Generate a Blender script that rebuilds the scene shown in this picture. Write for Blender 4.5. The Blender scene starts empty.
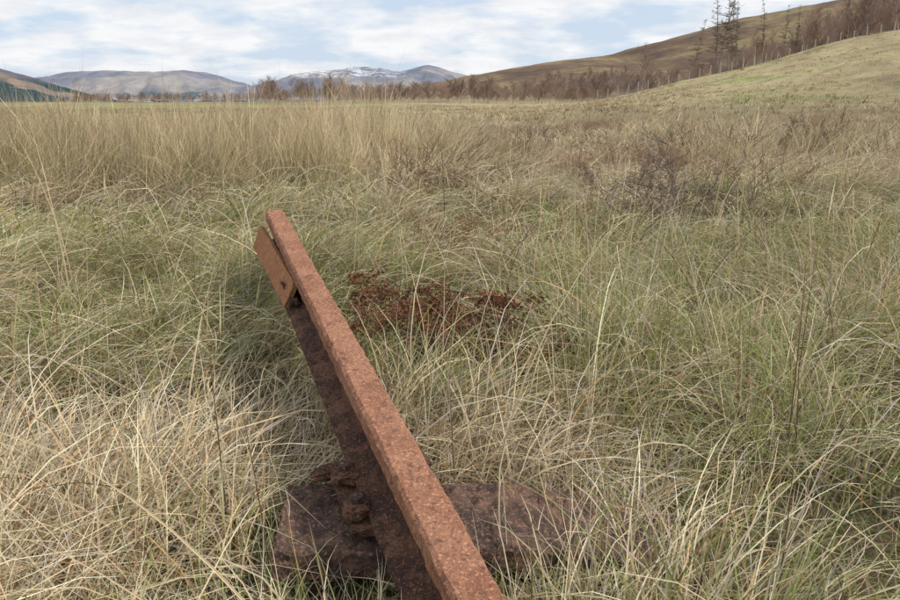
import bpy, math, random
import numpy as np
from mathutils import Vector, noise as mnoise
rng=np.random.default_rng(7); random.seed(7)
scene=bpy.context.scene
H=0.82

# ---------------- noise helpers
def _h(i,j,s):
    n=(i*374761393+j*668265263+s*974711)&0xffffffff
    n=((n^(n>>13))*1274126177)&0xffffffff
    n=n^(n>>16)
    return (n&0xffff)/65535.0
def vn(x,y,s=0):
    x=np.asarray(x,float);y=np.asarray(y,float)
    xi=np.floor(x).astype(np.int64);yi=np.floor(y).astype(np.int64)
    fx=x-xi;fy=y-yi;fx=fx*fx*(3-2*fx);fy=fy*fy*(3-2*fy)
    return (_h(xi,yi,s)*(1-fx)+_h(xi+1,yi,s)*fx)*(1-fy)+(_h(xi,yi+1,s)*(1-fx)+_h(xi+1,yi+1,s)*fx)*fy
def fbm(x,y,s=0,o=4):
    t=0;a=.5;tot=0
    for k in range(o):
        t=t+a*vn(x*2**k+13.7*k,y*2**k-7.3*k,s+k);tot+=a;a*=.5
    return t/tot
def sm(t):
    t=np.clip(t,0,1);return t*t*(3-2*t)
def splus(x,k):
    return k*np.logaddexp(0,x/k)

# ---------------- rail geometry (world positions)
A0=Vector((-.0314,.883,H-.549));Df=Vector((-.585,1.559,.179))
far=A0+Df;near=A0-Df*.62
Dn=(far-near).normalized()
side=Vector((Dn.y,-Dn.x,0)).normalized()   # to the right
upv=side.cross(Dn).normalized()
ax2=np.array([near.x,near.y]);d2=np.array([Dn.x,Dn.y]);Lr2=np.hypot(*(np.array([far.x,far.y])-ax2));d2=d2/np.hypot(*d2)
slope=(far.z-near.z)/Lr2
def rail_coord(x,y):
    px=x-ax2[0];py=y-ax2[1]
    t=px*d2[0]+py*d2[1];s=px*d2[1]-py*d2[0]   # s>0 right
    return t,s
SL_C=np.array([.04,1.085]);SL_D=np.array([.995,.10]);SL_D/=np.hypot(*SL_D)
def sl_coord(x,y):
    px=x-SL_C[0];py=y-SL_C[1]
    return px*SL_D[0]+py*SL_D[1], -px*SL_D[1]+py*SL_D[0]

# ---------------- terrain
def terrain(x,y):
    x=np.asarray(x,float);y=np.asarray(y,float)
    r=np.hypot(x,y)
    z=.03*np.clip(y,0,4)
    z=z+.12*(fbm(x*1.1,y*1.1,3)-.5)*sm((r-.2)/2+.3)
    z=z+.05*(vn(x*4.5,y*4.5,9)-.5)+.06*(vn(x*2.6,y*2.6,19)-.5)*sm((r-1.3)/.8)
    t,s=rail_coord(x,y)
    z=z+.10*np.exp(-((s-.05)/.32)**2)*sm((t-1.15)/.9)*sm((Lr2+.8-t)/.8)
    z=z+.30*(fbm(x*.16,y*.16,5)-.5)*sm((r-4)/8)
    z=z-.16*sm((y-10)/20)
    z=z+.9*(fbm(x*.03,y*.03,6)-.5)*sm((r-30)/60)
    ramp=np.interp(y,[-60,10,30,55,72,130,260,600],[0,0,.22,.72,1,.86,.5,.3])
    h1=.27*splus(x-.192*np.maximum(y,30),3.0)*ramp
    h1=h1+1.1*(fbm(x*.13,y*.13,15)-.5)*sm(h1/2)
    h1=45*(1-np.exp(-h1/45))
    P=np.interp(x,[-150,-60,-38,0,27,60,93,137,192,247,500,1200],[-3,1,5,12,17,21,25,37,51,61,95,118])
    h2=P*sm((y-190)/230)*(1-.5*sm((y-600)/900))+6*(fbm(x*.02,y*.02,8)-.5)*sm((y-250)/150)
    z=z+np.maximum(h1,h2*sm((y-190)/60))
    z=z-18*sm((y-350)/900)*sm((40-x)/200)
    return z
def make_mesh(name,V,F,mat,col=None,smooth=False,mi=None):
    V=np.asarray(V,np.float32);F=np.asarray(F,np.int32)
    me=bpy.data.meshes.new(name)
    n=F.shape[1]
    me.vertices.add(len(V));me.vertices.foreach_set("co",V.ravel())
    me.loops.add(F.size);me.loops.foreach_set("vertex_index",F.ravel())
    me.polygons.add(len(F));me.polygons.foreach_set("loop_start",np.arange(0,F.size,n,dtype=np.int32))
    me.update(calc_edges=True)
    if smooth: me.polygons.foreach_set("use_smooth",np.ones(len(F),bool))
    if col is not None:
        a=me.color_attributes.new("Col","FLOAT_COLOR","POINT")
        c=np.ones((len(V),4),np.float32);c[:,:3]=np.clip(col,0,.88)
        a.data.foreach_set("color",c.ravel())
    me.materials.append(mat)
    ob=bpy.data.objects.new(name,me);scene.collection.objects.link(ob)
    return ob

# ---------------- node helpers
def newmat(name):
    m=bpy.data.materials.new(name);m.use_nodes=True
    nt=m.node_tree;b=nt.nodes["Principled BSDF"];b.inputs["Specular IOR Level"].default_value=.2
    return m,nt,b
def N(nt,t,**k):
    n=nt.nodes.new(t)
    for a,v in k.items(): setattr(n,a,v)
    return n
def noise(nt,scale,detail=6,rough=.6,vec=None):
    n=N(nt,"ShaderNodeTexNoise");n.inputs["Scale"].default_value=scale;n.inputs["Detail"].default_value=detail
    n.inputs["Roughness"].default_value=rough
    if vec: nt.links.new(vec,n.inputs["Vector"])
    return n.outputs["Fac"]
def ramp(nt,fac,stops):
    r=N(nt,"ShaderNodeValToRGB");e=r.color_ramp.elements
    while len(e)<len(stops): e.new(.5)
    for k,(p,c) in enumerate(stops):
        e[k].position=p;e[k].color=(c,c,c,1) if isinstance(c,(int,float)) else (*c,1)
    nt.links.new(fac,r.inputs["Fac"]);return r.outputs["Color"]
def mix(nt,f,a,b):
    m=N(nt,"ShaderNodeMix",data_type='RGBA')
    for s,v in ((m.inputs[0],f),(m.inputs[6],a),(m.inputs[7],b)):
        if isinstance(v,(int,float)): s.default_value=v
        elif isinstance(v,tuple): s.default_value=(*v,1)
        else: nt.links.new(v,s)
    return m.outputs[2]
def mul(nt,a,b):
    m=N(nt,"ShaderNodeMath",operation='MULTIPLY')
    for s,v in ((m.inputs[0],a),(m.inputs[1],b)):
        if isinstance(v,(int,float)): s.default_value=v
        else: nt.links.new(v,s)
    return m.outputs[0]
def mrange(nt,v,lo,hi):
    mr=N(nt,"ShaderNodeMapRange");nt.links.new(v,mr.inputs[0]);mr.inputs[1].default_value=lo;mr.inputs[2].default_value=hi
    return mr.outputs[0]
def bump(nt,b,h,st,dist):
    n=N(nt,"ShaderNodeBump");n.inputs["Strength"].default_value=st;n.inputs["Distance"].default_value=dist
    nt.links.new(h,n.inputs["Height"]);nt.links.new(n.outputs[0],b.inputs["Normal"])

def plantmat(name,trans=.3):
    m=bpy.data.materials.new(name);m.use_nodes=True;nt=m.node_tree
    nt.nodes.remove(nt.nodes["Principled BSDF"])
    a=N(nt,"ShaderNodeAttribute",attribute_name="Col")
    b=N(nt,"ShaderNodeBsdfDiffuse");nt.links.new(a.outputs["Color"],b.inputs["Color"])
    o=b.outputs[0]
    if trans>0:
        t=N(nt,"ShaderNodeBsdfTranslucent");nt.links.new(a.outputs["Color"],t.inputs["Color"])
        mx=N(nt,"ShaderNodeMixShader");mx.inputs[0].default_value=trans
        nt.links.new(o,mx.inputs[1]);nt.links.new(t.outputs[0],mx.inputs[2]);o=mx.outputs[0]
    nt.links.new(o,nt.nodes["Material Output"].inputs["Surface"])
    return m
M_grass=plantmat("grass_blades",.20)
M_twig=plantmat("twigs",0)
M_bracken=plantmat("bracken",.2)

# ground
m,nt,b=newmat("moor_ground");b.inputs["Roughness"].default_value=.95
g=N(nt,"ShaderNodeNewGeometry");pos=g.outputs["Position"]
sep=N(nt,"ShaderNodeSeparateXYZ");nt.links.new(pos,sep.inputs[0])
near_=ramp(nt,noise(nt,11,8,.7,pos),[(.35,(.04,.032,.02)),(.5,(.085,.068,.036)),(.60,(.07,.072,.03)),(.7,(.17,.135,.075))])
near_=mix(nt,ramp(nt,noise(nt,90,5,.7,pos),[(.45,0.),(.62,.8)]),near_,(.22,.18,.10))
far_=ramp(nt,noise(nt,.09,8,.7,pos),[(.36,(.15,.115,.07)),(.45,(.34,.27,.15)),(.55,(.44,.36,.20)),(.62,(.27,.30,.10))])
gl=mul(nt,mrange(nt,sep.outputs[0],-12,-30),ramp(nt,noise(nt,.06,6,.7,pos),[(.42,.0),(.56,.75)]))
far_=mix(nt,gl,far_,(.22,.24,.09))
far_=mix(nt,ramp(nt,noise(nt,1.2,6,.7,pos),[(.4,0.),(.7,.5)]),far_,(.16,.13,.07))
c=mix(nt,mrange(nt,sep.outputs[1],12,50),near_,far_)
heath=ramp(nt,noise(nt,.028,9,.7,pos),[(.38,(.085,.055,.04)),(.48,(.16,.105,.062)),(.57,(.27,.20,.10)),(.66,(.20,.19,.075))])
heath=mix(nt,ramp(nt,noise(nt,.25,6,.7,pos),[(.42,0.),(.65,.6)]),heath,(.09,.065,.045))
c=mix(nt,mrange(nt,sep.outputs[1],190,260),c,heath)
nt.links.new(c,b.inputs["Base Color"])
bump(nt,b,noise(nt,25,8,.7,pos),.8,.03)
M_ground=m

front=np.radians(np.linspace(-46,46,330));back=np.radians(np.linspace(46,314,130))[1:-1]
az=np.concatenate([front,back]);na=len(az)
rad=np.concatenate([[.01],np.geomspace(.25,9000,360)]);nr=len(rad)
R,A=np.meshgrid(rad,az,indexing='ij')
X=R*np.sin(A);Y=R*np.cos(A);Z=terrain(X,Y)
V=np.stack([X,Y,Z],-1).reshape(-1,3)
i,j=np.meshgrid(np.arange(nr-1),np.arange(na),indexing='ij');j2=(j+1)%na
F=np.stack([i*na+j,i*na+j2,(i+1)*na+j2,(i+1)*na+j],-1).reshape(-1,4)[:,::-1]
make_mesh("ground",V,F,M_ground,smooth=True)

# ---------------- distant hills
def hillmat(name,base,tan_,forest,snow,zs,zf,sc,fthr):
    m,nt,b=newmat(name);b.inputs["Roughness"].default_value=1;b.inputs["Specular IOR Level"].default_value=0
    g=N(nt,"ShaderNodeNewGeometry");pos=g.outputs["Position"]
    sep=N(nt,"ShaderNodeSeparateXYZ");nt.links.new(pos,sep.inputs[0]);z=sep.outputs[2]
    c=mix(nt,ramp(nt,noise(nt,sc,7,.6,pos),[(.44,0.),(.56,1.)]),base,tan_)  # tan patches paint sunlit ground into the colour, placed by noise
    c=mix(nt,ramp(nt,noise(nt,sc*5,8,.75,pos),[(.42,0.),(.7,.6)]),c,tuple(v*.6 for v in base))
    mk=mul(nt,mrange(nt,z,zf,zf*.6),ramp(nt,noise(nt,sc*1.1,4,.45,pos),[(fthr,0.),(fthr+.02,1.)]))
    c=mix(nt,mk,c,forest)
    if snow:
        mk=mul(nt,mrange(nt,z,zs,zs+25),ramp(nt,noise(nt,sc*9,9,.8,pos),[(.48,0.),(.58,.85)]))
        sx=mul(nt,mrange(nt,sep.outputs[0],-1500,-1100),mrange(nt,sep.outputs[0],-150,-450))
        c=mix(nt,mul(nt,mk,sx),c,snow)
    nt.links.new(c,b.inputs["Base Color"]);return m
def zy(v):
    b=(300-v)/700;return (b*.9615-.2747)/(.9615+b*.2747)
def hills(name,prof,D,depth,mat,seed,base=-30,nf=.12):
    xs=np.array([(u-450)/731*D for u,v in prof]);zs=np.array([zy(v)*D+H for u,v in prof])
    nx,ny=560,110
    gx=np.linspace(xs[0],xs[-1],nx);gy=np.linspace(D-depth,D+depth*.8,ny)
    GX,GY=np.meshgrid(gx,gy,indexing='ij')
    k=np.ones(7)/7;pz=np.interp(gx,xs,zs);pz=np.convolve(np.pad(pz,3,mode='edge'),k,'valid')
    t=(GY-D)/depth
    prof2=np.exp(-(t*1.7)**2)
    s=depth/4
    rid=1-np.abs(fbm(GX/s,GY/s,seed,5)*2-1)*1.6
    gul=np.abs(fbm(GX/(s*.45)+GY/(s*2),GY/(s*1.3),seed+3,5)*2-1)
    Z=base+(pz[:,None]-base)*(prof2+nf*(rid-.6)*np.clip(1-prof2,0,1)*2.5)-(gul-.25)*D*.014*(.25+1.5*prof2*(1-prof2)*2)
    V=np.stack([GX,GY,Z],-1).reshape(-1,3)
    i,j=np.meshgrid(np.arange(nx-1),np.arange(ny-1),indexing='ij')
    F=np.stack([i*ny+j,(i+1)*ny+j,(i+1)*ny+j+1,i*ny+j+1],-1).reshape(-1,4)
    make_mesh(name,V,F,mat,smooth=True)
M_h1=hillmat("far_hill_hazed_heath",(.19,.205,.26),(.34,.315,.30),(.11,.155,.19),(.70,.73,.78),130,70,.0016,.52)  # bluish distance haze is mixed into these heath and forest colours
M_h2=hillmat("near_hill_hazed_heath",(.13,.125,.15),(.29,.225,.17),(.035,.065,.075),None,0,75,.003,.40)  # nearer range, haze also painted in as a blue-grey cast
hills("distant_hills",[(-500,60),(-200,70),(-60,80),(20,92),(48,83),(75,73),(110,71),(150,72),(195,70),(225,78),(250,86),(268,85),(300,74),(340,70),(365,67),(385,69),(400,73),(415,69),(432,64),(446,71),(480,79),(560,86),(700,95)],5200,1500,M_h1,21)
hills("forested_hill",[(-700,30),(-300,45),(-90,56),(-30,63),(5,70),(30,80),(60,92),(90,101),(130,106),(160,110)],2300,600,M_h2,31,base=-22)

# ---------------- grass
def blades(P,L,az,th0,th1,W,nseg,c0,c1,pw=1.0,curl=None,minz=True,roll=None):
    n=len(P);s=np.linspace(0,1,nseg+1)
    curl=rng.normal(0,.6,n) if curl is None else curl
    pts=np.zeros((n,nseg+1,3));pts[:,0]=P
    T=np.zeros((n,nseg+1,3))
    for k in range(nseg+1):
        th=th0+(th1-th0)*s[k]**pw;a=az+curl*s[k]
        T[:,k]=np.stack([np.sin(th)*np.sin(a),np.sin(th)*np.cos(a),np.cos(th)],-1)
        if k>0: pts[:,k]=pts[:,k-1]+(T[:,k]+T[:,k-1])*.5*(L/nseg)[:,None]
    if minz:
        g=terrain(pts[...,0],pts[...,1])
        lim=g+ .012+.07*rng.random(n)[:,None]*s[None,:]
        pts[...,2]=np.maximum(pts[...,2],np.where(s[None,:]>.1,lim,-9))
    roll=rng.uniform(-1.2,1.2,n) if roll is None else roll
    a=az+curl*.5
    hx=np.stack([np.cos(a),-np.sin(a),np.zeros(n)],-1)
    wp=np.maximum(1-s**2.2,.06)
    Nn=np.cross(T,hx[:,None,:]);
    Sd=hx[:,None,:]*np.cos(roll)[:,None,None]+Nn*np.sin(roll)[:,None,None]
    off=Sd*(W[:,None]*wp[None,:]*.5)[...,None]
    V=np.stack([pts-off,pts+off],2)
    sc=s[None,:,None]**.6
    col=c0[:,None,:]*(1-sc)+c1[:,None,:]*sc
    col=np.repeat(col[:,:,None,:],2,2)
    return pts,V,col
def pack(V,col):
    n,k=V.shape[:2]
    base=(np.arange(n)*k*2)[:,None];s=np.arange(k-1)[None,:]*2
    F=np.stack([base+s,base+s+1,base+s+3,base+s+2],-1).reshape(-1,4)
    return V.reshape(-1,3),F,col.reshape(-1,3)
straw=np.array([.88,.745,.50]);tan_=np.array([.68,.525,.32]);grey=np.array([.68,.60,.48])
green=np.array([.24,.28,.08]);dkgreen=np.array([.075,.09,.03]);brown=np.array([.22,.135,.075]);ochre=np.array([.56,.36,.17])
CLR=[(.0,1.9,.28,.26,.25),(-.2,2.2,.2,.2,.35),(1.4,3.75,.6,.45,.4),(-.05,5.1,.5,.5,.55),(1.5,5.2,.5,.5,.55),(.55,3.4,.25,.25,.5),(.02,2.95,.25,.25,.5),(1.9,6.9,.7,.6,.6),(5.6,11.2,1,.9,.5),(-.5,6.1,.6,.6,.6)]
def tallness(x,y):
    n=fbm(x*.6,y*.6,40,3)
    left=sm((y-4.5-1.8*(n-.5)-splus(x+1.0,.4)*1.3)/.9)*sm((-x+1.5)/2.5)*sm((13-y)/4)
    mid=sm((y-6.0-6*(fbm(x*.35,y*.35,44,3)-.5))/3)*.9
    return np.maximum(left,mid*np.clip(.05+1.9*(fbm(x*.55,y*.55,47,3)-.25),0,1))
def visible_ok(x,y): return np.abs(x)<(.70*y+.75)
def zone(name,y0,y1,dens,nseg,wid,tuft,spf=1.0):
    xm=.70*y1+.75
    area=2*xm*(y1-y0)
    nt_=int(area*dens/tuft)
    cx=rng.uniform(-xm,xm,nt_);cy=rng.uniform(y0,y1,nt_)
    k=visible_ok(cx,cy);cx=cx[k];cy=cy[k]
    clump=np.clip(.5+1.7*(fbm(cx*2.6,cy*2.6,60,3)-.5),0,1)
    T=tallness(cx,cy)
    keep=rng.random(len(cx))<np.clip(.25+1.9*(clump-.2),.16,1)
    cx=cx[keep];cy=cy[keep];clump=clump[keep];T=T[keep]
    nc=len(cx)
    shortf=sm((cy-30)/18)*sm((cx-.2*cy-3)/6) if y1>15 else np.zeros(nc)
    leftf=sm((cy-18)/20)*sm((-cx-.25*cy)/7)*np.clip(fbm(cx*.09,cy*.2,55,3)*4-1.2,0,1)
    flow=(fbm(cx*.8,cy*.8,71,3)-.5)*8.0+1.2
    tl=np.clip(rng.normal(1,.32,nc),.4,1.8)
    tb=np.clip(rng.normal(1,.25,nc)*(.72+.56*fbm(cx*1.4,cy*1.4,99,3)),.4,1.5)
    hue=rng.random(nc);gpatch=fbm(cx*.9,cy*.9,80,3);bp=fbm(cx*.5+5,cy*.5,85,3)
    idx=np.repeat(np.arange(nc),tuft);n=len(idx)
    sp=(.018+.03*rng.random(nc)+.010*wid/.003)*spf
    ra=rng.uniform(0,2*np.pi,n);rr=np.abs(rng.normal(0,1,n))*sp[idx]
    x=cx[idx]+rr*np.sin(ra);y=cy[idx]+rr*np.cos(ra)
    z=terrain(x,y)-.01
    Ti=T[idx]
    w=rng.random(n)
    az=np.where(w<.5,flow[idx]+rng.normal(0,.5,n),np.where(w<.8,ra+rng.normal(0,.4,n),rng.uniform(0,6.28,n)))
    Ls=(.13+.20*rng.random(n)**1.2)*(.45+1.05*clump[idx])
    Lt=(.31+.32*rng.random(n))*(.72+.45*clump[idx])
    L=(Ls*(1-Ti)+Ti*Lt)*tl[idx]
    L*=(1-.50*shortf[idx])*(1-.4*leftf[idx])
    L*=1-.40*sm((cy[idx]-9)/14)
    hm=np.ones(n)
    for (ex,ey,rx,ry,f) in CLR:
        q=((x-ex)/rx)**2+((y-ey)/ry)**2;hm=np.minimum(hm,f+(1-f)*np.clip(q,0,1))
    L*=hm
    th0=np.abs(rng.normal(.65,.38,n))*(1-Ti)+Ti*np.abs(rng.normal(.12,.1,n))
    th1=(rng.uniform(1.3,2.5,n))*(1-Ti)+Ti*np.abs(rng.normal(.50,.42,n))
    up=rng.random(n)<.05
    th1=np.where(up,rng.uniform(.1,.8,n),th1);th0=np.where(up,.1,th0)
    W=wid*rng.uniform(.5,1.25,n)
    gp=np.clip((gpatch-.48)*3.4,0.015,.48)*(1-.5*T)*(1-.7*sm((cy-3.5)/4))
    isg=rng.random(n)<gp[idx]
    r2=rng.random(n)[:,None];h=hue[idx][:,None]
    c=straw*(.6+.4*r2)*(1-.5*h)+tan_*.5*h*(.8+.5*r2)
    r3=rng.random(n)
    c=np.where((r3<.20)[:,None],grey*(.65+.5*r2),c)
    c=np.where((r3>.92)[:,None],brown*(.7+.8*r2),c)
    c=np.where(((r3>.84)&(r3<.92))[:,None],ochre*(.7+.5*r2),c)
    tw=(Ti*.6)[:,None]
    c=c*(1-tw)+tw*(np.array([.74,.57,.34])*(.5+.6*r2))
    c=c*tb[idx][:,None]*1.04
    red=(np.clip((bp[idx]-.54)*5,0,.55)*sm((y-3)/3)*(1-sm((y-30)/10)))[:,None]
    c=c*(1-red)+red*np.array([.38,.255,.175])
    if y1>15:
        q1=np.clip(fbm(x*.11,y*.22,95,4)*4-1.9,0,1)[:,None]*sm((y-14)/12)[:,None]
        c=c*(1-.75*q1)+.75*q1*np.array([.28,.19,.115])
    c1=np.where(isg[:,None],green*(.6+.8*r2)+straw*.08,c)
    L=np.where(isg,L*.8,L)
    th1=np.where(isg,th1*.7,th1)
    sg=(shortf*.9)[idx][:,None]*np.clip(fbm(x*.12,y*.22,92,3)*5-2.0,0,1)[:,None]
    c1=c1*(1-sg)+sg*np.array([.36,.37,.13])
    lg=(leftf*.6)[idx][:,None];c1=c1*(1-lg)+lg*np.array([.27,.30,.12])
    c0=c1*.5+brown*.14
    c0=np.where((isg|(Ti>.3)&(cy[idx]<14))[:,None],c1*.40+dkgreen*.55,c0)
    t,s=rail_coord(x,y);a_,b_=sl_coord(x,y)
    nearl=(t>-.1)&(t<Lr2+.15)&(s<0)&(s>-.30)
    L=np.where(nearl,L*(.55+.45*np.clip(-s/.30,0,1)),L)
    L=np.where((t<Lr2+.05)&(np.abs(s)<.07),L*.6,L)
    ons=(a_>-.31)&(a_<.13)&(np.abs(b_)<.11)
    frontp=(a_>-.33)&(a_<.22)&(b_<-.10)&(b_>-.26)
    L=np.where(frontp,L*.75,L)
    ok=~ons
    P=np.stack([x,y,z],-1)
    sel=[v[ok] for v in (P,L,az,th0,th1,W,c0,c1)]
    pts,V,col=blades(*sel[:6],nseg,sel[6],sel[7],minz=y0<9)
    if y0<4:
        t,s=rail_coord(pts[...,0],pts[...,1]);zt=near.z+slope*t
        inl=(t>-.2)&(t<Lr2+.03)&(pts[...,2]>zt-.145)&(pts[...,2]<zt+.2)
        hit=(inl&(np.abs(s)<.060)).any(1)
        hit2=(inl&(np.abs(s)<.034)).any(1)
        a_,b_=sl_coord(pts[...,0],pts[...,1])
        hs=((a_>-.30)&(a_<.02)&(np.abs(b_)<.085)).any(1)
        hs2=((a_>=.02)&(a_<.20)&(np.abs(b_)<.06)).any(1)
        q=rng.random(len(pts))
        bad=(hit&(q>.18))|hit2|(hs&(q>.20))|(hs2&(q>.75))
        V=V[~bad];col=col[~bad]
    return pack(V,col)
parts=[zone("a",.45,3.2,12000,5,.0028,14),zone("b",3.2,8,3200,4,.0045,14),zone("c",8,22,520,3,.0100,14,1.1),zone("d",22,80,26,2,.032,6)]
def join(parts):
    o=0;Vs=[];Fs=[];Cs=[]
    for V,F,C in parts:
        Vs.append(V);Fs.append(F+o);Cs.append(C);o+=len(V)
    return np.concatenate(Vs),np.concatenate(Fs),np.concatenate(Cs)
V,F,C=join(parts);print("grass faces",len(F))
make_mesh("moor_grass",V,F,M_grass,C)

# tall flowering stalks
def stalks(lst):
    n=len(lst)
    P=np.array([[a[0],a[1],float(terrain(a[0],a[1]))] for a in lst])
    g=lambda k:np.array([a[k] for a in lst],float)
    c=np.array([a[7] for a in lst])
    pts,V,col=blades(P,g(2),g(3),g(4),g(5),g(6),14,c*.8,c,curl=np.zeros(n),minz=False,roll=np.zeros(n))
    pts,V2,col2=blades(P,g(2),g(3),g(4),g(5),g(6),14,c*.8,c,curl=np.zeros(n),minz=False,roll=np.full(n,1.57))
    return join([pack(V,col),pack(V2,col2)])
st=(.74,.60,.38);bs=(.24,.165,.09)
hand=[(-.02,.5,.80,5.15,.15,1.65,.0042,st),(-.10,.55,.62,5.0,.2,1.6,.0030,st),(-.30,1.0,.36,5.6,.1,.35,.003,bs),(-.40,1.1,.40,5.9,.1,.3,.003,bs),
 (.72,1.35,.5,.35,.1,.5,.003,bs),(.80,1.5,.45,.5,.05,.3,.003,bs),(.02,1.45,.42,.2,.05,.2,.0025,(.25,.25,.12)),(-1.2,1.9,.6,1.2,.2,1.0,.003,st),
 (1.12,2.7,1.08,.5,.05,.40,.0035,st),(1.2,3.2,.85,.9,.05,.5,.0035,st),(-.9,2.3,.55,4.9,.1,.5,.003,st),(1.35,3.0,.6,5.5,.1,.7,.003,st),(-1.5,2.6,.75,.7,.1,.9,.003,st),
 (-1.35,2.4,.8,5.6,.05,.8,.004,st),(-1.5,2.7,.7,5.2,.05,.7,.004,st),(1.3,1.9,.5,5.0,.1,1.2,.003,st),(.3,2.4,.5,1.2,.1,.8,.0028,st)]
for _ in range(420):
    y=random.uniform(1.5,14);x=random.uniform(-.7,.7)*y
    t,s=rail_coord(x,y)
    if t<Lr2+.3 and abs(s)<.3: continue
    cc=random.choice([st,(.58,.43,.23),bs,(.66,.56,.40)])
    hand.append((x,y,random.uniform(.3,.60),random.uniform(0,6.28),.1,random.uniform(.2,1.2),.0022+.0004*y,cc))
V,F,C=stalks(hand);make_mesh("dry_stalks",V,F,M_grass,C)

# ---------------- tube sets for twigs / trees
def tubes(segs,ns=3):
    n=len(segs)
    P0=np.array([s[0] for s in segs]);P1=np.array([s[1] for s in segs])
    r0=np.array([s[2] for s in segs]);r1=np.array([s[3] for s in segs]);C=np.array([s[4] for s in segs])
    D=P1-P0;D/=np.linalg.norm(D,axis=1,keepdims=True)+1e-9
    ref=np.where((np.abs(D[:,2])>.9)[:,None],np.array([1.,0,0]),np.array([0,0,1.]))
    U=np.cross(D,ref);U/=np.linalg.norm(U,axis=1,keepdims=True);W=np.cross(D,U)
    V=np.zeros((n,2,ns,3))
    for k in range(ns):
        a=2*np.pi*k/ns;o=U*np.cos(a)+W*np.sin(a)
        V[:,0,k]=P0+o*r0[:,None];V[:,1,k]=P1+o*r1[:,None]
    b=(np.arange(n)*2*ns)[:,None];k=np.arange(ns)[None,:];k2=(k+1)%ns
    F=np.stack([b+k,b+k2,b+ns+k2,b+ns+k],-1).reshape(-1,4)
    Cc=np.repeat(C[:,None,:],2*ns,1).reshape(-1,3)
    return V.reshape(-1,3),F,Cc
def tree(h,seed,kind="birch",rmin=.012,maxlev=3,nb0=3):
    R=random.Random(seed);segs=[]
    lar=kind=="larch"
    col0=(.22,.19,.16) if lar else (.42,.37,.33);colt=(.15,.12,.09) if lar else (.29,.205,.165)
    def grow(p,d,L,r,lev,steps):
        for s in range(steps):
            w=.02 if (lar and lev==0) else .10
            d=(d+Vector((R.gauss(0,w),R.gauss(0,w),R.gauss(0,.05)+ (.05 if lev else .03)))).normalized()
            q=p+d*L/steps;r1=max(r*(1-.75*(s+1)/steps),rmin*.5)
            rr=max(r*(1-.75*s/steps),rmin*.5)
            segs.append((tuple(p),tuple(q),rr,r1,col0 if lev==0 else colt))
            if lev<maxlev:
                if lev==0: nb=0 if s<steps*.2 else nb0
                else: nb=2 if lev==1 else 1
                for _ in range(nb):
                    a=R.uniform(0,6.28)
                    if not lar: bd=(d+Vector((math.cos(a),math.sin(a),R.uniform(.0,.5)))*R.uniform(.6,1.0)).normalized()
                    else: bd=(Vector((math.cos(a),math.sin(a),R.uniform(-.15,.35)))+d*(.6 if lev else 0)).normalized()
                    f=1-(s+.5)/steps
                    if lev==0: l=h*(.18+.24*f) if not lar else h*(.03+.15*f)*R.uniform(.5,1.1)
                    else: l=L*R.uniform(.35,.55)
                    o=p.lerp(q,R.random())
                    grow(o,bd,l,r1*.5,lev+1,4 if lev==0 else 2)
            p=q
    grow(Vector((0,0,-.3)),Vector((R.gauss(0,.04),R.gauss(0,.04),1)).normalized(),h,h*(.009 if lar else .011),0,12 if lar else 9)
    return tubes(segs)
variants=[tree(6,s,"birch",.028,2,4) for s in range(7)]
larch=[tree(14,s+20,"larch",.028,3,5) for s in range(5)]
def scatter(name,places,vs):
    out=[]
    for (x,y,sc,sxy) in places:
        V,F,C=vs[random.randrange(len(vs))]
        a=random.uniform(0,6.28);ca,sa=math.cos(a),math.sin(a)
        W=V*np.array([sxy,sxy,1])*sc
        W=np.stack([W[:,0]*ca-W[:,1]*sa,W[:,0]*sa+W[:,1]*ca,W[:,2]],-1)
        W+=np.array([x,y,float(terrain(x,y))]);out.append((W,F,C*random.uniform(.65,1.5)))
    V,F,C=join(out);print(name,len(F));return make_mesh(name,V,F,M_twig,C)
pl=[]
for _ in range(330):
    y=random.uniform(150,260);x=random.uniform(-.27,.22)*y
    k=.22+1.1*float(fbm(x*.07,y*.05,3,3))
    pl.append((x,y,random.uniform(.55,1.1)*k,1.6))
for _ in range(150):
    y=random.uniform(200,290);x=random.uniform(.13,.42)*y;pl.append((x,y,random.uniform(.5,1.1),1.2))
for _ in range(150):
    y=random.uniform(330,430);x=random.uniform(-.52,-.22)*y;pl.append((x,y,random.uniform(.4,.8),2.0))
scatter("birch_woodland",pl,variants)
pl=[]
for _ in range(620):
    y=random.uniform(112,270);x=random.uniform(.39,.82)*y
    pl.append((x,y,random.uniform(.6,1.45)*(.65+.6*sm((x/y-.40)/.2)),.9))
scatter("hillside_woodland",pl,variants)
for k,(x,y,s) in enumerate([(37.8,104,1.0),(39.0,108,.9),(41.6,110,.95),(43.5,112,.75),(53,118,.6),(36.2,110,.66),(49,116,.7),(46.5,121,.82),(58,124,.62)]):
    V,F,C=larch[k%5]
    a=k*1.3;ca,sa=math.cos(a),math.sin(a)
    W=np.stack([V[:,0]*ca-V[:,1]*sa,V[:,0]*sa+V[:,1]*ca,V[:,2]],-1)*s+np.array([x,y,float(terrain(x,y))]);make_mesh("larch_tree",W,F,M_twig,C)
V,F,C=tree(4.4,77,"birch",.018,3,3);make_mesh("birch_tree",V+np.array([.262*75,75,float(terrain(.262*75,75))]),F,M_twig,C)

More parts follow.
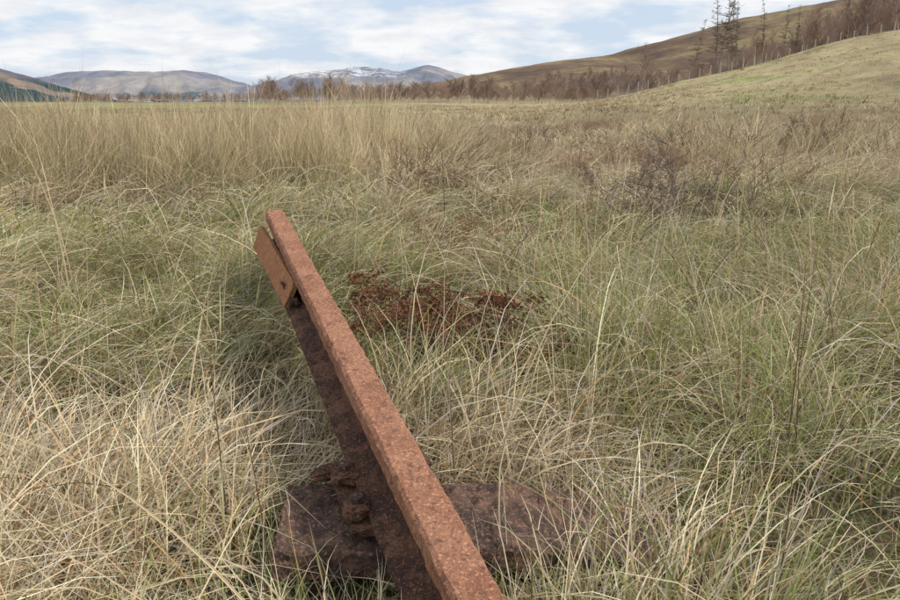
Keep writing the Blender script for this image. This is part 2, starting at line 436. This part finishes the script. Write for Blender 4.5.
# fence
fs=[];fc=(.45,.42,.38);prev=None
for k in range(46):
    x=17+k*1.25;y=84+3*math.sin(k*.13)
    z=float(terrain(x,y));hh=1.2+random.uniform(-.08,.08)
    tp=(x+random.uniform(-.06,.06),y,z+hh)
    fs.append(((x,y,z-.2),tp,.055,.05,fc))
    if prev:
        for f in (.35,.65,.93):
            a=Vector(prev[0]).lerp(Vector(prev[1]),f);b_=Vector((x,y,z)).lerp(Vector(tp),f);fs.append((tuple(a),tuple(b_),.006,.006,(.2,.2,.2)))
    prev=((x,y,z),tp)
V,F,C=tubes(fs,5);make_mesh("wire_fence",V,F,M_twig,C)

# heather / dead shrubs
def shrub(name,x,y,w,h,n,c,lean=(0,0),r=.0022,seed=0):
    R=random.Random(seed);segs=[];z=float(terrain(x,y))
    def g(p,d,L,r,lev):
        st=4
        for s in range(st):
            d=(d+Vector((R.gauss(0,.22),R.gauss(0,.22),R.gauss(0,.18)))).normalized()
            q=p+d*L/st
            if q.z<z+.01:q.z=z+.01
            k=R.uniform(.7,1.4);segs.append((tuple(p),tuple(q),r*(1-.15*s),r*(1-.15*(s+1)),tuple(v*k for v in c)))
            if lev<2:
                for _ in range(2):
                    b=(d+Vector((R.gauss(0,.7),R.gauss(0,.7),R.gauss(.1,.4)))).normalized();g(q,b,L*R.uniform(.3,.5),r*.6,lev+1)
            p=q
    for _ in range(n):
        a=R.uniform(0,6.28);rr=R.random()**.5*w*.35
        p=Vector((x+math.cos(a)*rr,y+math.sin(a)*rr,z))
        d=Vector((math.cos(a)*.8+lean[0],math.sin(a)*.8+lean[1],R.uniform(.4,1.2))).normalized()
        g(p,d,h*R.uniform(.7,1.3),r,0)
    V,F,C=tubes(segs);make_mesh(name,V,F,M_twig,C)
hc=(.16,.095,.07);rc=(.24,.12,.075);gy=(.20,.155,.13)
shrub("dead_heather_shrub",1.42,3.9,.9,.32,12,gy,(-.5,0),.0038,1)
shrub("dead_heather_shrub",1.2,4.0,.5,.40,7,gy,(-.9,.1),.0044,2)
shrub("heather_shrub",-.05,5.2,.9,.28,26,hc,(0,0),.003,3)
shrub("heather_shrub",-.5,6.3,1.2,.30,24,hc,(0,0),.0035,4)
shrub("heather_shrub",1.3,5.4,.7,.26,18,hc,(0,0),.003,11)
shrub("heather_shrub",1.9,7.2,1.2,.26,22,rc,(0,0),.0035,5)
shrub("heather_shrub",5.6,11.4,1.1,.40,30,(.11,.085,.055),(0,0),.007,6)
shrub("heather_shrub",.02,3.0,.35,.24,14,rc,(0,0),.0024,7)
shrub("heather_shrub",.62,3.45,.4,.20,10,rc,(0,0),.0024,8)
shrub("heather_shrub",3.6,9.5,1.6,.34,24,hc,(0,0),.005,9)
shrub("heather_shrub",.9,8.6,1.8,.30,28,hc,(0,0),.005,10)
shrub("heather_shrub",2.6,6.0,.8,.24,18,rc,(0,0),.003,12)

# dead bracken near the rail
def bracken(name,x,y,seed,n,spread,zr=.16):
    R=random.Random(seed);segs=[]
    for _ in range(n):
        a=R.uniform(0,6.28)
        px=x+R.uniform(-1,1)*spread;py=y+R.uniform(-.6,.6)*spread
        p=Vector((px,py,float(terrain(px,py))+R.uniform(.03,zr)));d=Vector((math.cos(a),math.sin(a),R.uniform(-.1,.8))).normalized()
        L=R.uniform(.10,.2);st=9
        for s in range(st):
            d=(d+Vector((R.gauss(0,.25),R.gauss(0,.25),-.10+R.gauss(0,.15)))).normalized();q=p+d*L/st
            q.z=max(q.z,float(terrain(q.x,q.y))+.03)
            k=R.uniform(.45,1.5);cc=(.225*k,.105*k,.062*k)
            segs.append((tuple(p),tuple(q),.0018,.0015,cc))
            sd=d.cross(Vector((0,0,1))).normalized()
            for sg in (-1,1):
                l=.045*(1-s/st)+.012;b=(sd*sg+d*.5+Vector((R.gauss(0,.3),R.gauss(0,.3),R.gauss(0,.3)))).normalized()
                pp=q
                for e in range(3):
                    b=(b+Vector((R.gauss(0,.35),R.gauss(0,.35),R.gauss(0,.3)-.1))).normalized();qq=pp+b*l/3
                    segs.append((tuple(pp),tuple(qq),.0009,.0007,cc))
                    for _k in range(4):
                        v=Vector((R.gauss(0,1),R.gauss(0,1),R.gauss(0,1))).normalized()
                        segs.append((tuple(qq),tuple(qq+v*.010*R.uniform(.5,1.3)),.0021*R.uniform(.5,1.2),.0007,tuple(c*R.uniform(.7,1.4) for c in cc)))
                    pp=qq
            p=q
    V,F,C=tubes(segs);make_mesh(name,V,F,M_bracken,C)
bracken("dead_bracken",.06,1.90,1,44,.17,.22)
bracken("dead_bracken",-.13,2.04,2,26,.12,.20)
bracken("dead_bracken",.5,3.5,3,5,.12,.10)

# ---------------- rust materials
def rustmat(name,light,dark,mid,sc,lo,hi,bs=.5,dk=.58):
    m,nt,b=newmat(name);b.inputs["Roughness"].default_value=.88;b.inputs["Specular IOR Level"].default_value=.25
    tc=N(nt,"ShaderNodeNewGeometry");v=tc.outputs["Position"]
    n1=noise(nt,sc,8,.65,v);n2=noise(nt,sc*9,5,.7,v);n3=noise(nt,sc*3,6,.6,v)
    c=mix(nt,ramp(nt,n1,[(lo,0.),(hi,1.)]),mid,light)
    c=mix(nt,ramp(nt,n2,[(.52,0.),(.64,.8)]),c,dark)
    c=mix(nt,ramp(nt,n3,[(dk,0.),(dk+.08,.8)]),c,dark)
    c=mix(nt,ramp(nt,noise(nt,sc*14,3,.6,v),[(.55,0.),(.65,.75)]),c,tuple(min(1,x*1.7) for x in light))
    c=mix(nt,ramp(nt,noise(nt,sc*30,3,.7,v),[(.54,0.),(.64,.7)]),c,tuple(x*.6 for x in dark))
    nt.links.new(c,b.inputs["Base Color"])
    a=N(nt,"ShaderNodeMath",operation='ADD');nt.links.new(n2,a.inputs[0]);nt.links.new(n3,a.inputs[1])
    bump(nt,b,a.outputs[0],bs,.005);return m
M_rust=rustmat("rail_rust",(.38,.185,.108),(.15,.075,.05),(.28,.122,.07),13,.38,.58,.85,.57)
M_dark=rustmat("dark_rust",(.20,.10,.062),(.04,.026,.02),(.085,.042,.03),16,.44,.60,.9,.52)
M_orange=rustmat("fishplate_rust",(.40,.19,.085),(.22,.095,.05),(.34,.145,.068),12,.38,.62,.3)
M_sleeper=rustmat("sleeper_rust",(.21,.12,.082),(.055,.04,.034),(.11,.066,.05),11,.46,.60,.9,.5)

def sweep(name,prof,p0,p1,sd,up,mat,n=80,amp=.0012,seed=0,bend=None,matfn=None):
    V=[];F=[];k=len(prof)
    pr=[]
    for a in range(k):
        x0,z0=prof[a];x1,z1=prof[(a+1)%k];m_=max(1,int(math.hypot(x1-x0,z1-z0)/.007))
        for q in range(m_): pr.append((x0+(x1-x0)*q/m_,z0+(z1-z0)*q/m_))
    k=len(pr)
    for s in range(n+1):
        f=s/n;c=p0.lerp(p1,f)
        if bend: c=c+bend(f)
        for x,z in pr:
            p=c+sd*x+up*z
            nz=mnoise.noise_vector(p*45+Vector((seed,0,0)))*amp+mnoise.noise_vector(p*130)*amp*.5
            if s in (0,n): nz+= (p1-p0).normalized()*mnoise.noise(p*60)*.004
            V.append(p+nz)
    for s in range(n):
        for a in range(k):
            b_=(a+1)%k;F.append((s*k+a,s*k+b_,(s+1)*k+b_,(s+1)*k+a))
    F.append(tuple(range(k))[::-1]);F.append(tuple(n*k+a for a in range(k)))
    me=bpy.data.meshes.new(name);me.from_pydata([tuple(v) for v in V],[],F);me.update()
    mats=mat if isinstance(mat,list) else [mat]
    for m_ in mats: me.materials.append(m_)
    if matfn:
        for p in me.polygons: p.material_index=matfn(p.index%k if p.index<n*k else 0,pr,p.index//k/n)
    ob=bpy.data.objects.new(name,me);scene.collection.objects.link(ob);return ob
def child(ob,par): ob.parent=par;return ob
rail=bpy.data.objects.new("rusty_rail",None);scene.collection.objects.link(rail)
hw=.031
prof=[(-hw+.006,0),(hw-.006,0),(hw,-.006),(hw,-.034),(.011,-.046),(.009,-.105),(.052,-.120),(.052,-.128),(-.052,-.128),(-.052,-.120),(-.009,-.105),(-.011,-.046),(-hw,-.034),(-hw,-.006)]
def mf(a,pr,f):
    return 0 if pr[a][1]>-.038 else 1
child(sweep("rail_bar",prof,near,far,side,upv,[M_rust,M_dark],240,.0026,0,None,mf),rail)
pa=far-Dn*.62;pb=far-Dn*.04
fp=[(-.007,.0),(.007,0),(.007,-.078),(-.007,-.078)]
tilt=(side*.92-upv*.38).normalized();tup=Dn.cross(tilt)*-1
if tup.z<0: tup=-tup
child(sweep("fishplate",fp,pa-side*.022-upv*.046,pb-side*.046-upv*.046,tilt,tup,[M_orange],50,.0016,5,None),rail)
def bolt(name,c,axis,r,h,mat):
    bpy.ops.mesh.primitive_cylinder_add(vertices=6,radius=r,depth=h,location=c)
    o=bpy.context.object;o.name=name;o.rotation_euler=axis.to_track_quat('Z','Y').to_euler()
    md=o.modifiers.new("b","BEVEL");md.width=r*.15;md.segments=2
    o.data.materials.append(mat);return o
def lump(name,c,sx,sy,sz,seed,mat,rotz=0):
    bpy.ops.mesh.primitive_ico_sphere_add(subdivisions=5,radius=1)
    o=bpy.context.object;o.name=name;o.data.materials.append(mat)
    for v in o.data.vertices:
        p=v.co.copy();q=Vector((math.copysign(abs(p.x)**.6,p.x),math.copysign(abs(p.y)**.6,p.y),math.copysign(abs(p.z)**.7,p.z)))
        q*=1+.28*mnoise.noise(p*1.8+Vector((seed,0,0)))+.16*mnoise.noise(p*5+Vector((seed,3,0)))+.08*mnoise.noise(p*12+Vector((seed,3,0)))
        v.co=Vector((q.x*sx,q.y*sy,q.z*sz))
    o.location=c;o.rotation_euler=(0,0,rotz);return o
rz=math.atan2(side.y,side.x)
child(lump("rust_scale_1",far-Dn*.53-side*.036-upv*.085,.015,.040,.012,1,M_dark,rz),rail)
child(lump("rust_scale_2",far-Dn*.62-side*.034-upv*.100,.014,.028,.012,2,M_dark,rz),rail)

# sleeper
def sleeper():
    par=bpy.data.objects.new("steel_sleeper",None);scene.collection.objects.link(par)
    sx=Vector((SL_D[0],SL_D[1],-.04)).normalized();sy=Vector((-SL_D[1],SL_D[0],.0)).normalized();su=sx.cross(sy)
    c=Vector((SL_C[0],SL_C[1],.121))
    top=[(-.110,-.045),(-.104,-.005),(-.100,0),(.100,0),(.104,-.005),(.110,-.045)]
    inner=[(.102,-.045),(.097,-.010),(-.097,-.010),(-.102,-.045)]
    def bd(f): return su*(-.008*math.sin(f*7)-.16*max(0,f-.5))+sy*(.008*math.sin(f*9))
    o=sweep("trough_plate",top+inner,c-sx*.330,c+sx*.43,sy,su,M_sleeper,110,.0050,9,bd);child(o,par)
    q=near+Dn*((1.085-near.y)/Dn.y);q=q-upv*.131
    pl=[(-.085,.0),(.085,.0),(.085,-.014),(-.085,-.014)]
    child(sweep("sole_plate",pl,q-Dn*.10,q+Dn*.10,side,upv,M_dark,30,.0028,12),par)
    for k,(a,b_) in enumerate(((-.066,.045),(-.066,-.05),(.066,.045),(.066,-.05))):
        cc=q+side*a+Dn*b_+upv*.010
        child(lump("rail_clip_%d"%k,cc,.022,.030,.011,k+5,M_dark,rz),par)
        child(bolt("clip_bolt_%d"%k,cc+upv*.012,upv,.012,.02,M_sleeper),par)
    child(lump("rust_scale",q+side*-.09+Dn*.075-upv*.004,.028,.018,.008,15,M_dark,rz),par)
sleeper()

# ---------------- world & sun
w=bpy.data.worlds.new("World");scene.world=w;w.use_nodes=True;nt=w.node_tree
bg=nt.nodes["Background"];bg.inputs["Strength"].default_value=.115
EL=46;AZ=100     # azimuth clockwise from +Y (camera direction)
sky=N(nt,"ShaderNodeTexSky",sky_type='NISHITA');sky.sun_disc=False;sky.sun_elevation=math.radians(EL);sky.sun_rotation=math.radians(AZ)
tc=N(nt,"ShaderNodeTexCoord");sp=N(nt,"ShaderNodeSeparateXYZ");nt.links.new(tc.outputs["Generated"],sp.inputs[0])
ad=N(nt,"ShaderNodeMath",operation='ADD');nt.links.new(sp.outputs[2],ad.inputs[0]);ad.inputs[1].default_value=.20
mxm=N(nt,"ShaderNodeMath",operation='MAXIMUM');nt.links.new(ad.outputs[0],mxm.inputs[0]);mxm.inputs[1].default_value=.05
dx=N(nt,"ShaderNodeMath",operation='DIVIDE');nt.links.new(sp.outputs[0],dx.inputs[0]);nt.links.new(mxm.outputs[0],dx.inputs[1])
dy=N(nt,"ShaderNodeMath",operation='DIVIDE');nt.links.new(sp.outputs[1],dy.inputs[0]);nt.links.new(mxm.outputs[0],dy.inputs[1])
cb=N(nt,"ShaderNodeCombineXYZ");nt.links.new(dx.outputs[0],cb.inputs[0]);nt.links.new(dy.outputs[0],cb.inputs[1])
cl=ramp(nt,noise(nt,1.9,9,.55,cb.outputs[0]),[(.41,0.05),(.56,1.)])
shade=ramp(nt,noise(nt,3.6,8,.55,cb.outputs[0]),[(.35,(7.1,7.3,7.7)),(.58,(8.3,8.35,8.45))])
c=mix(nt,cl,mix(nt,.8,sky.outputs[0],(5.5,6.6,8.1)),shade)
nt.links.new(c,bg.inputs["Color"])
sd=bpy.data.lights.new("sun","SUN");sd.energy=3.1;sd.angle=math.radians(5);sd.color=(1,.94,.86)
so=bpy.data.objects.new("sun",sd);scene.collection.objects.link(so)
dirv=Vector((math.sin(math.radians(AZ))*math.cos(math.radians(EL)),math.cos(math.radians(AZ))*math.cos(math.radians(EL)),math.sin(math.radians(EL))))
so.rotation_euler=dirv.to_track_quat('Z','Y').to_euler();so.location=(5,5,20)

cam=bpy.data.cameras.new("camera");cam.lens=28;cam.sensor_width=36;cam.clip_start=.02;cam.clip_end=20000
co=bpy.data.objects.new("camera",cam);scene.collection.objects.link(co)
co.location=(0,0,H);co.rotation_euler=(math.radians(90-15.95),0,0);scene.camera=co
scene.view_settings.view_transform='Standard';scene.view_settings.look='None';scene.view_settings.exposure=0
